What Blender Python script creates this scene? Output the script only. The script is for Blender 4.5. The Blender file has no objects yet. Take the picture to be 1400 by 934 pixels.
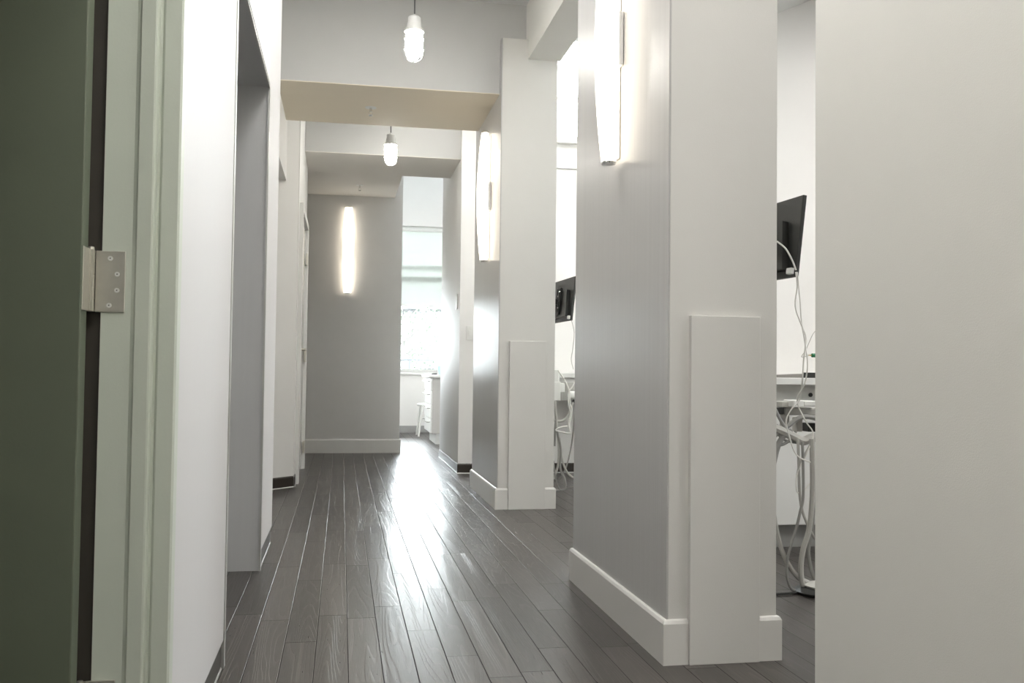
import bpy, bmesh, math, random
from mathutils import Vector, Matrix
random.seed(4)
sc = bpy.context.scene
COL = sc.collection
PI = math.pi

# ------------------------------------------------------------------ camera
F_PX, YAW, PITCH, ROLL, HC = 1271.56, 0.18070517, 0.03259091, 0.01154911, 0.9
cy, sy, cp, sp = math.cos(YAW), math.sin(YAW), math.cos(PITCH), math.sin(PITCH)
fw = Vector((sy*cp, cy*cp, sp)); rt = Vector((cy, -sy, 0)); up = rt.cross(fw)
c_, s_ = math.cos(ROLL), math.sin(ROLL)
R_ = c_*rt + s_*up; U_ = -s_*rt + c_*up; B_ = -fw
cam = bpy.data.cameras.new('camera'); camo = bpy.data.objects.new('camera', cam); COL.objects.link(camo)
camo.matrix_world = Matrix(((R_.x, U_.x, B_.x, 0), (R_.y, U_.y, B_.y, 0), (R_.z, U_.z, B_.z, HC), (0, 0, 0, 1)))
cam.sensor_width = 36; cam.lens = F_PX/1400*36; cam.clip_start = 0.02; cam.clip_end = 300
sc.camera = camo

def at(x, y, Y):
    """the point at depth Y (metres down the hall) that lies in the direction of photo pixel x, y"""
    d = R_*((x-700)/F_PX) + U_*(-(y-467)/F_PX) - B_
    return Vector((0, 0, HC)) + d*(Y/d.y)

# ------------------------------------------------------------------ materials
def mat(name, color, rough=0.5, metal=0.0, spec=0.5, coat=0.0, coat_rough=0.1, emis=None, es=0.0,
        noise=0.0, nscale=20.0, bump=0.0, bscale=200.0, stretch=(1, 1, 1)):
    m = bpy.data.materials.new(name); m.use_nodes = True
    nt = m.node_tree; b = nt.nodes['Principled BSDF']
    b.inputs['Base Color'].default_value = (*color, 1)
    b.inputs['Roughness'].default_value = rough
    b.inputs['Metallic'].default_value = metal
    b.inputs['Specular IOR Level'].default_value = spec
    b.inputs['Coat Weight'].default_value = coat
    b.inputs['Coat Roughness'].default_value = coat_rough
    if emis:
        b.inputs['Emission Color'].default_value = (*emis, 1); b.inputs['Emission Strength'].default_value = es
    tc = nt.nodes.new('ShaderNodeTexCoord'); mp = nt.nodes.new('ShaderNodeMapping')
    mp.inputs['Scale'].default_value = stretch
    nt.links.new(tc.outputs['Object'], mp.inputs['Vector'])
    if noise > 0:
        n = nt.nodes.new('ShaderNodeTexNoise'); n.inputs['Scale'].default_value = nscale; n.inputs['Detail'].default_value = 5
        nt.links.new(mp.outputs[0], n.inputs['Vector'])
        r = nt.nodes.new('ShaderNodeMapRange')
        r.inputs['To Min'].default_value = 1-noise; r.inputs['To Max'].default_value = 1+noise
        nt.links.new(n.outputs['Fac'], r.inputs['Value'])
        mx = nt.nodes.new('ShaderNodeVectorMath'); mx.operation = 'SCALE'
        mx.inputs[0].default_value = color
        nt.links.new(r.outputs[0], mx.inputs['Scale']); nt.links.new(mx.outputs[0], b.inputs['Base Color'])
    if bump > 0:
        n2 = nt.nodes.new('ShaderNodeTexNoise'); n2.inputs['Scale'].default_value = bscale; n2.inputs['Detail'].default_value = 3
        nt.links.new(mp.outputs[0], n2.inputs['Vector'])
        bp = nt.nodes.new('ShaderNodeBump'); bp.inputs['Strength'].default_value = bump; bp.inputs['Distance'].default_value = 0.002
        nt.links.new(n2.outputs['Fac'], bp.inputs['Height']); nt.links.new(bp.outputs[0], b.inputs['Normal'])
    return m

M = {}
M['paint'] = mat('paint_warm_grey', (0.62, 0.61, 0.58), 0.6, noise=0.02, nscale=6, bump=0.15, bscale=350)
M['paint_light'] = mat('paint_light_grey', (0.74, 0.73, 0.69), 0.6, noise=0.02, nscale=6, bump=0.15, bscale=350)
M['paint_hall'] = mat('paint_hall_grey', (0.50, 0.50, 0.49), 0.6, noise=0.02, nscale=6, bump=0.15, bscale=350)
M['paint_white'] = mat('paint_white', (0.80, 0.79, 0.77), 0.55, noise=0.015, nscale=6, bump=0.12, bscale=350)
M['paint_grey'] = mat('paint_mid_grey', (0.58, 0.57, 0.55), 0.6, noise=0.03, nscale=8, bump=0.2, bscale=350)
M['soffit'] = mat('beige_soffit', (0.82, 0.745, 0.61), 0.75, noise=0.02, nscale=5, bump=0.1)  # even beige, used on the nearer soffit's underside alone
M['soffit_pale'] = mat('bounce_pale_soffit', (0.76, 0.73, 0.68), 0.75, noise=0.02, nscale=5, bump=0.1)  # underside lightened to carry bounce from sconce and walls
M['ceiling'] = mat('paint_ceiling', (0.66, 0.66, 0.65), 0.7, noise=0.015, nscale=5, bump=0.1)
M['base_white'] = mat('painted_baseboard', (0.64, 0.63, 0.60), 0.35, noise=0.02, nscale=12, bump=0.05)
M['base_dark'] = mat('dark_rubber_base', (0.035, 0.028, 0.022), 0.4, noise=0.1, nscale=30)
M['alu'] = mat('satin_aluminium', (0.55, 0.55, 0.53), 0.35, metal=0.8, noise=0.03, nscale=60, stretch=(1, 1, .05))
M['lam_white'] = mat('white_laminate', (0.70, 0.69, 0.69), 0.55, noise=0.012, nscale=60, stretch=(1, 1, .03))
M['lam_grey'] = mat('brushed_grey_laminate', (0.47, 0.465, 0.455), 0.35, metal=0.0, noise=0.06, nscale=45, bump=0.35, bscale=170, stretch=(1, 1, .008), coat=0.12, coat_rough=0.3)
M['jamb_grey'] = mat('grey_laminate', (0.50, 0.505, 0.51), 0.45, noise=0.03, nscale=60, stretch=(1, 1, .03))
M['frame_paint'] = mat('pale_green_grey_enamel', (0.60, 0.64, 0.56), 0.38, noise=0.015, nscale=8, bump=0.08, bscale=180)
M['door_green'] = mat('dark_green_grey_enamel', (0.13, 0.15, 0.105), 0.45, noise=0.04, nscale=14, bump=0.1, bscale=180)
M['door_far'] = mat('pale_door_enamel', (0.50, 0.49, 0.46), 0.22, noise=0.02, nscale=12, coat=.4)
M['steel'] = mat('brushed_steel', (0.62, 0.60, 0.54), 0.38, metal=0.9, noise=0.06, nscale=70)
M['dark'] = mat('dark_shadow_gap', (0.03, 0.028, 0.022), 0.7, noise=0.1)
M['gap_brown'] = mat('brown_gap_shade', (0.055, 0.048, 0.038), 0.6, noise=0.1)
M['white_enamel'] = mat('white_enamel', (0.75, 0.75, 0.73), 0.35, noise=0.01)
M['pend_metal'] = mat('painted_cast_metal', (0.55, 0.55, 0.53), 0.45, noise=0.05, nscale=80)
M['cord'] = mat('dark_cord', (0.06, 0.06, 0.06), 0.6, noise=0.05)
M['chrome'] = mat('chrome', (0.8, 0.8, 0.78), 0.15, metal=1.0, noise=0.01)
M['bulb'] = mat('lit_frosted_jar', (1, 1, 1), 0.3, emis=(1, 0.97, 0.90), es=34, noise=0.01)
M['shade_glow'] = mat('lit_opal_shade', (1, .97, .93), 0.25, emis=(1, 0.90, 0.75), es=2.0, noise=0.01)
M['panel_glow'] = mat('added_room_glow', (1, 1, 1), 0.5, emis=(1, 0.98, 0.95), es=7.5, noise=0.01)
M['panel_far'] = mat('added_end_room_glow', (1, 1, 1), 0.5, emis=(1, 0.99, 0.97), es=4.0, noise=0.01)
M['panel_hall'] = mat('added_hall_glow', (1, 1, 1), 0.5, emis=(1, 0.98, 0.95), es=7, noise=0.01)
M['panel_dim'] = mat('added_dim_glow', (1, 1, 1), 0.5, emis=(1, 0.97, 0.92), es=2.2, noise=0.01)
M['plastic_white'] = mat('white_plastic', (0.78, 0.78, 0.75), 0.35, noise=0.01)
M['plastic_grey'] = mat('grey_plastic', (0.45, 0.44, 0.41), 0.45, noise=0.03)
M['plastic_black'] = mat('black_plastic', (0.02, 0.02, 0.018), 0.4, noise=0.1, nscale=40)
M['screen'] = mat('dark_screen', (0.01, 0.01, 0.012), 0.08, noise=0.01)
M['hose_white'] = mat('white_cable', (0.75, 0.74, 0.70), 0.45, noise=0.01)
M['hose_grey'] = mat('grey_hose', (0.27, 0.265, 0.25), 0.5, noise=0.03)
M['hose_beige'] = mat('pale_hose', (0.43, 0.42, 0.39), 0.45, noise=0.02)
M['tray_grey'] = mat('grey_tray', (0.22, 0.21, 0.19), 0.4, noise=0.04)
M['green'] = mat('green_plastic', (0.02, 0.22, 0.09), 0.4, noise=0.05)
M['brass'] = mat('brass', (0.5, 0.36, 0.12), 0.35, metal=1, noise=0.05)
M['toe'] = mat('grey_toe_kick', (0.36, 0.36, 0.35), 0.5, noise=0.03)
M['cab_wood'] = mat('pale_grained_laminate', (0.50, 0.48, 0.46), 0.4, noise=0.08, nscale=30, stretch=(1, 1, .05))
M['blue_cup'] = mat('pale_blue_plastic', (0.45, 0.68, 0.72), 0.4, noise=0.02)
M['box_grey'] = mat('dark_grey_box', (0.14, 0.14, 0.13), 0.5, noise=0.04)
M['rail'] = mat('blue_grey_railing', (0.05, 0.056, 0.066), 0.5, noise=0.03)
M['ext_ground'] = mat('pale_concrete_ground', (0.055, 0.055, 0.05), 0.9, noise=0.1, nscale=2)
M['ext_wall'] = mat('pale_render', (0.060, 0.063, 0.066), 0.8, noise=0.05, nscale=2)
M['ext_win'] = mat('window_glass_dark', (0.03, 0.035, 0.04), 0.4, noise=0.05)
M['bark'] = mat('bark', (0.035, 0.03, 0.028), 0.9, noise=0.2, nscale=20)
M['leaf'] = mat('leaf', (0.055, 0.075, 0.05), 0.8, noise=0.3, nscale=10)

def thin_glass(name):
    m = bpy.data.materials.new(name); m.use_nodes = True; nt = m.node_tree
    nt.nodes.remove(nt.nodes['Principled BSDF']); out = nt.nodes['Material Output']
    t = nt.nodes.new('ShaderNodeBsdfTransparent'); t.inputs[0].default_value = (.97, .985, .98, 1)
    g = nt.nodes.new('ShaderNodeBsdfGlossy'); g.inputs['Roughness'].default_value = 0.02
    fr = nt.nodes.new('ShaderNodeFresnel'); fr.inputs['IOR'].default_value = 1.45
    mx = nt.nodes.new('ShaderNodeMixShader')
    nt.links.new(fr.outputs[0], mx.inputs[0]); nt.links.new(t.outputs[0], mx.inputs[1]); nt.links.new(g.outputs[0], mx.inputs[2])
    nt.links.new(mx.outputs[0], out.inputs['Surface']); return m
M['glass'] = thin_glass('window_glass')

def shade_fabric():
    m = bpy.data.materials.new('translucent_roller_fabric'); m.use_nodes = True; nt = m.node_tree
    nt.nodes.remove(nt.nodes['Principled BSDF']); out = nt.nodes['Material Output']
    t = nt.nodes.new('ShaderNodeBsdfTransparent'); t.inputs[0].default_value = (.9, .95, .92, 1)
    d = nt.nodes.new('ShaderNodeBsdfDiffuse'); d.inputs[0].default_value = (.62, .66, .63, 1)
    l = nt.nodes.new('ShaderNodeBsdfTranslucent'); l.inputs[0].default_value = (.46, .47, .455, 1)
    w = nt.nodes.new('ShaderNodeTexNoise'); w.inputs['Scale'].default_value = 300
    m1 = nt.nodes.new('ShaderNodeMixShader'); m1.inputs[0].default_value = .5
    m2 = nt.nodes.new('ShaderNodeMixShader')
    r = nt.nodes.new('ShaderNodeMapRange'); r.inputs['To Min'].default_value = .003; r.inputs['To Max'].default_value = .010
    nt.links.new(w.outputs['Fac'], r.inputs['Value']); nt.links.new(r.outputs[0], m2.inputs[0])
    nt.links.new(d.outputs[0], m1.inputs[1]); nt.links.new(l.outputs[0], m1.inputs[2])
    nt.links.new(m1.outputs[0], m2.inputs[1]); nt.links.new(t.outputs[0], m2.inputs[2])
    nt.links.new(m2.outputs[0], out.inputs['Surface']); return m
M['roller'] = shade_fabric()
def frosted():
    m = bpy.data.materials.new('frosted_skylight_pane'); m.use_nodes = True; nt = m.node_tree
    nt.nodes.remove(nt.nodes['Principled BSDF']); out = nt.nodes['Material Output']
    l = nt.nodes.new('ShaderNodeBsdfTranslucent'); l.inputs[0].default_value = (.16, .165, .165, 1)
    n = nt.nodes.new('ShaderNodeTexNoise'); n.inputs['Scale'].default_value = 40
    g = nt.nodes.new('ShaderNodeBsdfGlossy'); g.inputs['Roughness'].default_value = .3
    mr = nt.nodes.new('ShaderNodeMapRange'); mr.inputs['To Min'].default_value = .03; mr.inputs['To Max'].default_value = .06
    mx = nt.nodes.new('ShaderNodeMixShader'); nt.links.new(n.outputs['Fac'], mr.inputs['Value']); nt.links.new(mr.outputs[0], mx.inputs[0])
    nt.links.new(l.outputs[0], mx.inputs[1]); nt.links.new(g.outputs[0], mx.inputs[2])
    nt.links.new(mx.outputs[0], out.inputs['Surface']); return m
M['frosted'] = frosted()

def floor_material():
    m = bpy.data.materials.new('dark_oak_planks'); m.use_nodes = True; nt = m.node_tree; L = nt.links
    b = nt.nodes['Principled BSDF']
    def N(t, **k):
        n = nt.nodes.new(t)
        for a, v in k.items(): setattr(n, a, v)
        return n
    def mth(op, a, b_=None, c=None):
        n = N('ShaderNodeMath', operation=op)
        for i, v in enumerate((a, b_, c)):
            if v is None: continue
            if isinstance(v, (int, float)): n.inputs[i].default_value = v
            else: L.new(v, n.inputs[i])
        return n.outputs[0]
    tc = N('ShaderNodeTexCoord'); sx = N('ShaderNodeSeparateXYZ'); L.new(tc.outputs['Object'], sx.inputs[0])
    W, LN = 0.1016, 0.92
    u = mth('DIVIDE', mth('SUBTRACT', sx.outputs['X'], 0.0347), W)
    row = mth('FLOOR', u); fu = mth('SUBTRACT', u, row)
    wn = N('ShaderNodeTexWhiteNoise', noise_dimensions='1D'); L.new(row, wn.inputs['W'])
    v = mth('ADD', mth('DIVIDE', sx.outputs['Y'], LN), mth('MULTIPLY', wn.outputs['Value'], 7.3))
    col = mth('FLOOR', v); fv = mth('SUBTRACT', v, col)
    eu = mth('MULTIPLY', mth('MINIMUM', fu, mth('SUBTRACT', 1.0, fu)), W)
    ev = mth('MULTIPLY', mth('MINIMUM', fv, mth('SUBTRACT', 1.0, fv)), LN)
    e = mth('MINIMUM', eu, ev)
    groove = N('ShaderNodeMapRange'); L.new(e, groove.inputs['Value'])
    groove.inputs['From Min'].default_value = 0.0005; groove.inputs['From Max'].default_value = 0.0019
    cv = N('ShaderNodeCombineXYZ'); L.new(row, cv.inputs[0]); L.new(col, cv.inputs[1])
    w2 = N('ShaderNodeTexWhiteNoise', noise_dimensions='3D'); L.new(cv.outputs[0], w2.inputs['Vector'])
    # grain: coordinates shifted per plank, stretched along the plank
    sh = N('ShaderNodeVectorMath', operation='SCALE'); L.new(w2.outputs['Color'], sh.inputs[0]); sh.inputs['Scale'].default_value = 40
    ad = N('ShaderNodeVectorMath', operation='ADD'); L.new(tc.outputs['Object'], ad.inputs[0]); L.new(sh.outputs[0], ad.inputs[1])
    mp = N('ShaderNodeMapping'); mp.inputs['Scale'].default_value = (1, .055, 1); L.new(ad.outputs[0], mp.inputs[0])
    rings = N('ShaderNodeTexNoise'); rings.inputs['Scale'].default_value = 9; rings.inputs['Detail'].default_value = 1.5; L.new(mp.outputs[0], rings.inputs['Vector'])
    band = mth('FRACT', mth('MULTIPLY', rings.outputs['Fac'], 22))
    line = N('ShaderNodeMapRange'); L.new(band, line.inputs['Value']); line.inputs['From Min'].default_value = .72; line.inputs['From Max'].default_value = 1.0
    mp2 = N('ShaderNodeMapping'); mp2.inputs['Scale'].default_value = (1, .03, 1); L.new(ad.outputs[0], mp2.inputs[0])
    fine = N('ShaderNodeTexNoise'); fine.inputs['Scale'].default_value = 420; fine.inputs['Detail'].default_value = 3; L.new(mp2.outputs[0], fine.inputs['Vector'])
    tone = N('ShaderNodeMapRange'); L.new(w2.outputs['Value'], tone.inputs['Value']); tone.inputs['To Min'].default_value = .75; tone.inputs['To Max'].default_value = 1.25
    t2 = mth('MULTIPLY', tone.outputs[0], mth('ADD', .80, mth('MULTIPLY', fine.outputs['Fac'], .4)))
    t3 = mth('ADD', t2, mth('MULTIPLY', line.outputs[0], .6))
    t4 = mth('MULTIPLY', t3, mth('ADD', .25, mth('MULTIPLY', groove.outputs[0], .75)))
    base = N('ShaderNodeVectorMath', operation='SCALE'); base.inputs[0].default_value = (.044, .038, .034); L.new(t4, base.inputs['Scale'])
    L.new(base.outputs[0], b.inputs['Base Color'])
    rg = N('ShaderNodeMapRange'); L.new(fine.outputs['Fac'], rg.inputs['Value']); rg.inputs['To Min'].default_value = .24; rg.inputs['To Max'].default_value = .37
    L.new(rg.outputs[0], b.inputs['Roughness']); L.new(mth('MULTIPLY', groove.outputs[0], mth('ADD', .46, mth('MULTIPLY', w2.outputs['Value'], .24))), b.inputs['Specular IOR Level'])
    h = mth('ADD', mth('MULTIPLY', groove.outputs[0], 1.0), mth('ADD', mth('MULTIPLY', line.outputs[0], -.32), mth('MULTIPLY', fine.outputs['Fac'], .22)))
    bp = N('ShaderNodeBump'); bp.inputs['Strength'].default_value = .7; bp.inputs['Distance'].default_value = .0015; L.new(h, bp.inputs['Height'])
    L.new(bp.outputs[0], b.inputs['Normal'])
    return m
M['floor'] = floor_material()

# ------------------------------------------------------------------ mesh helpers
class MB:
    def __init__(s): s.bm = bmesh.new()
    def box(s, a, b, bev=0.0, rot=None, piv=None):
        a, b = Vector(a), Vector(b)
        r = bmesh.ops.create_cube(s.bm, size=1.0); vs = r['verts']
        c = (a+b)/2; d = b-a
        for v in vs: v.co = Vector((v.co.x*d.x, v.co.y*d.y, v.co.z*d.z)) + c
        if bev > 0:
            es = list({e for v in vs for e in v.link_edges})
            rr = bmesh.ops.bevel(s.bm, geom=es, offset=bev, segments=2, affect='EDGES', profile=0.5)
            vs = list({v for f in rr['faces'] for v in f.verts} | {v for v in vs if v.is_valid})
        if rot:
            bmesh.ops.rotate(s.bm, verts=vs, cent=piv if piv is not None else c, matrix=rot)
        return s
    def prism(s, pts, z0, z1, axis='z'):
        """pts: outline in the plane perpendicular to axis; z0..z1 along the axis"""
        def P(p, z):
            if axis == 'z': return (p[0], p[1], z)
            if axis == 'y': return (p[0], z, p[1])
            return (z, p[0], p[1])
        lo = [s.bm.verts.new(P(p, z0)) for p in pts]; hi = [s.bm.verts.new(P(p, z1)) for p in pts]
        s.bm.faces.new(lo); s.bm.faces.new(hi[::-1]); n = len(pts)
        for i in range(n): s.bm.faces.new((lo[i], hi[i], hi[(i+1) % n], lo[(i+1) % n]))
        return s
    def lathe(s, prof, c=(0, 0, 0), seg=24, sx=1.0, sy=1.0, axis='z'):
        rings = []
        for r, z in prof:
            ring = []
            for k in range(seg):
                a = 2*PI*k/seg; p = Vector((r*math.cos(a)*sx, r*math.sin(a)*sy, z))
                if axis == 'y': p = Vector((p.x, p.z, p.y))
                if axis == 'x': p = Vector((p.z, p.x, p.y))
                ring.append(s.bm.verts.new(p+Vector(c)))
            rings.append(ring)
        for a, b in zip(rings, rings[1:]):
            for k in range(seg): s.bm.faces.new((a[k], a[(k+1) % seg], b[(k+1) % seg], b[k]))
        s.bm.faces.new(rings[0][::-1]); s.bm.faces.new(rings[-1])
        return s
    def tube(s, pts, r, seg=8, smooth=True, closed=False):
        pts = [Vector(p) for p in pts]
        if smooth and len(pts) > 2:
            out = []; n = len(pts)
            rng = range(n) if closed else range(n-1)
            for i in rng:
                if closed: p0, p1, p2, p3 = pts[i-1], pts[i], pts[(i+1) % n], pts[(i+2) % n]
                else: p0, p1, p2, p3 = pts[max(i-1, 0)], pts[i], pts[i+1], pts[min(i+2, n-1)]
                for j in range(6):
                    t = j/6
                    out.append(0.5*((2*p1)+(-p0+p2)*t+(2*p0-5*p1+4*p2-p3)*t*t+(-p0+3*p1-3*p2+p3)*t**3))
            if not closed: out.append(pts[-1])
            pts = out
        rings = []; prev = None
        for i, p in enumerate(pts):
            if closed: d = pts[(i+1) % len(pts)]-pts[i-1]
            else: d = pts[min(i+1, len(pts)-1)]-pts[max(i-1, 0)]
            d.normalize()
            if prev is None:
                ref = Vector((0, 0, 1)) if abs(d.z) < .9 else Vector((1, 0, 0)); n1 = d.cross(ref).normalized()
            else: n1 = (prev-d*prev.dot(d)).normalized()
            prev = n1; n2 = d.cross(n1)
            rings.append([s.bm.verts.new(p+r*(n1*math.cos(2*PI*k/seg)+n2*math.sin(2*PI*k/seg))) for k in range(seg)])
        prs = list(zip(rings, rings[1:]))
        if closed: prs.append((rings[-1], rings[0]))
        for a, b in prs:
            for k in range(seg): s.bm.faces.new((a[k], a[(k+1) % seg], b[(k+1) % seg], b[k]))
        if not closed: s.bm.faces.new(rings[0][::-1]); s.bm.faces.new(rings[-1])
        return s
    def build(s, name, m, parent=None, smooth=False, world=True):
        bmesh.ops.recalc_face_normals(s.bm, faces=s.bm.faces)
        me = bpy.data.meshes.new(name); s.bm.to_mesh(me); s.bm.free()
        me.materials.append(M[m] if isinstance(m, str) else m)
        if smooth:
            for p in me.polygons: p.use_smooth = True
            try: me.set_sharp_from_angle(angle=math.radians(40))
            except Exception: pass
        o = bpy.data.objects.new(name, me); COL.objects.link(o)
        if parent is not None:
            o.parent = parent
            if world: me.transform(Matrix.Translation(-wloc(parent)))
        return o
def wloc(o):
    v = Vector(o.location); p = o.parent
    while p is not None: v += Vector(p.location); p = p.parent
    return v
def tag(o, label, cat, group=None, kind=None):
    o['label'] = label; o['category'] = cat
    if group: o['group'] = group
    if kind: o['kind'] = kind
    return o
def thing(name, label, cat, loc, group=None, kind=None):
    o = bpy.data.objects.new(name, None); COL.objects.link(o); o.location = loc; o.empty_display_size = .05
    return tag(o, label, cat, group, kind)
def struct(name, boxes, m, label, cat, bev=0.0):
    mb = MB()
    for a, b in boxes: mb.box(a, b, bev)
    return tag(mb.build(name, m), label, cat, kind='structure')
def copy_tree(o, parent=None):
    c = o.copy(); COL.objects.link(c); c.parent = parent
    for ch in [x for x in bpy.data.objects if x.parent == o]: copy_tree(ch, c)
    return c

XL, XR = -0.343, 1.003          # hall faces
ZC = 3.38                       # hall ceiling
YB = -3.2                       # wall behind the camera

# ------------------------------------------------------------------ floor, ceilings
struct('floor', [((-4.0, YB-.2, -.06), (6.2, 13.8, 0))], 'floor', 'dark oak plank floor running down the hall', 'floor')
struct('ceiling', [((-1.9, YB, ZC), (1.19, 9.9, ZC+.1))], 'ceiling', 'pale grey ceiling high above the hallway', 'ceiling')

# soffits across the hall
Z1, Z2 = 2.762, 2.802
s1 = MB().box((-1.9, 6.11, Z1+.004), (1.19, 7.09, ZC)).build('trim_1', 'paint_hall')
tag(s1, 'nearer dropped soffit across the hall with beige underside', 'soffit', kind='structure')
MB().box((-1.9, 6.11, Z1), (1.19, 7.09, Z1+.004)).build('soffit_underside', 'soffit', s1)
s2 = MB().prism([(-1.9, 8.25), (1.19, 8.25), (1.19, 9.09), (.548, 9.09), (.548, 10.26), (-1.9, 10.26)], Z2+.004, ZC).build('trim_2', 'paint_hall')
MB().prism([(-1.9, 8.25), (1.19, 8.25), (1.19, 9.09), (.548, 9.09), (.548, 10.26), (-1.9, 10.26)], Z2, Z2+.004).build('soffit_underside', 'soffit_pale', s2)
tag(s2, 'farther dropped soffit above the grey end wall', 'soffit', kind='structure')

# ------------------------------------------------------------------ far wall with baseboard
struct('wall_far', [((-1.9, 10.26, 0), (.634, 10.40, Z2+.6))], 'paint_grey', 'mid grey end wall of the hall with a lit sconce', 'wall')
def bb_profile(t=.014, h=.138):     # (offset from wall, z)
    return [(0, 0), (t, 0), (t, h-.012), (t-.005, h-.003), (t-.009, h), (0, h)]
def baseboard_y(name, x0, x1, y, label, mk='base_white', parent=None, h=.138):
    """a baseboard on a face looking towards -y"""
    mb = MB().prism([(y-o, z) for o, z in bb_profile(h=h)], x0, x1, axis='x')
    o = mb.build(name, mk, parent)
    if parent is None: tag(o, label, 'baseboard', kind='structure')
    return o
baseboard_y('baseboard_far', -1.9, .648, 10.26, 'tall grey painted baseboard along the end wall', 'base_white', h=.15)

# ------------------------------------------------------------------ pillars
def ring_base(pts, parent, name='baseboard', h=.138, t=.014, mk='base_white'):
    """open run of baseboard along pts (outside on the right hand of travel)"""
    bm = bmesh.new(); prof = bb_profile(t, h); rings = []
    P = [Vector((p[0], p[1], 0)) for p in pts]
    for i, p in enumerate(P):
        ns = []
        if i > 0: d = (P[i]-P[i-1]).normalized(); ns.append(Vector((d.y, -d.x, 0)))
        if i < len(P)-1: d = (P[i+1]-P[i]).normalized(); ns.append(Vector((d.y, -d.x, 0)))
        n = sum(ns, Vector()); n = n/(n.length_squared/len(ns)) if len(ns) > 1 else n
        if len(ns) > 1: n = (ns[0]+ns[1])/(1+ns[0].dot(ns[1]))
        rings.append([bm.verts.new(p+n*o+Vector((0, 0, z))) for o, z in prof])
    for a, b in zip(rings, rings[1:]):
        for k in range(len(prof)): bm.faces.new((a[k], b[k], b[(k+1) % len(prof)], a[(k+1) % len(prof)]))
    bm.faces.new(rings[0]); bm.faces.new(rings[-1][::-1])
    m = MB(); m.bm.free(); m.bm = bm
    return m.build(name, mk, parent)

def pillar(name, x0, x1, y0, y1, z1, px0, px1, pz, label):
    r = thing(name, label, 'pillar', ((x0+x1)/2, (y0+y1)/2, 0), kind='structure')
    MB().box((x0+.006, y0, 0), (x1, y1, z1)).build('pillar_shaft', 'paint', r)
    lp = MB().box((x0, y0+.002, 0), (x0+.006, y1-.001, z1), .0006).build('side_panel', 'lam_grey', r)
    lp['label'] = 'glossy brushed grey laminate side panel'
    g = MB().box((px0, y0-.022, 0), (px1, y0, pz), .0015).build('guard_board', 'paint', r)
    g['label'] = 'raised painted board on the front face'
    ring_base([(px0-.001, y0), (x0, y0), (x0, y1), (x1, y1), (x1, y0), (px1+.001, y0)][::-1], r)
    return r
pillar('wall_pillar_near', XR, 1.368, 2.775, 3.955, ZC, 1.072, 1.303, 1.083, 'broad grey pillar nearest the camera, raised board on front')
pillar('wall_pillar_middle', 1.012, 1.392, 6.03, 7.215, 3.12, 1.084, 1.330, 1.103, 'second grey pillar down the hall, raised board on front')

# beam above the pillars, op ceiling etc
struct('trim_3', [((1.19, YB, 2.987), (1.41, 6.03, 4.0)), ((1.19, 6.03, 3.12), (1.41, 8.18, 4.0))], 'paint_light', 'grey beam running above the pillars', 'beam')

# near right wall
YR = 1.853
wr = struct('wall_right', [((XR, YB, 0), (1.20, YR, ZC))], 'paint_light', 'plain pale grey wall close on the right', 'wall')
ring_base([(XR, YR), (XR, YB)][::-1] if False else [(XR, YR), (XR, YB)], wr)

# right wall past the pillars: the partition end and the surgery partitions
RB = 'base_dark'
def rubber(name, pts, label, h=.085):
    """dark recessed skirting with a thin bright line at the floor"""
    r = thing(name, label, 'baseboard', (pts[0][0], pts[0][1], 0), kind='structure')
    ring_base(pts, r, 'rubber_strip', h=h, t=.006, mk='base_dark')
    ring_base(pts, r, 'bright_toe', h=.008, t=.012, mk='alu')
    return r
struct('wall_partition_far', [((1.022, 8.18, 0), (4.7, 8.30, 2.975))], 'paint_white', 'white partition behind the farther treatment room', 'wall')
struct('wall_right_far', [((1.022, 8.30, 0), (1.16, 9.75, ZC))], 'paint_white', 'short white wall past the second pillar with small plate', 'wall')
rubber('baseboard_right_far', [(4.7, 8.18), (1.022, 8.18), (1.022, 9.75)][::-1], 'dark skirting along the far partition and wall')
struct('wall_above_partition', [((1.022, 8.18, 2.975), (1.41, 8.30, 4.0))], 'paint_white', 'white wall above the partition end', 'wall')

# sloping ceiling over the nearer room, partition 1
struct('wall_partition_near', [((1.95, 4.98, 0), (4.7, 5.10, 3.9))], 'paint_white', 'white partition behind the nearer treatment room', 'wall')
sl = MB().prism([(2.02, 2.80), (4.7, 4.03), (4.7, 4.10), (2.02, 2.87)], 2.9, 4.98, axis='y').build('ceiling_slope', 'ceiling')
tag(sl, 'sloping pale ceiling over the nearer treatment room', 'ceiling', kind='structure')

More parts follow.
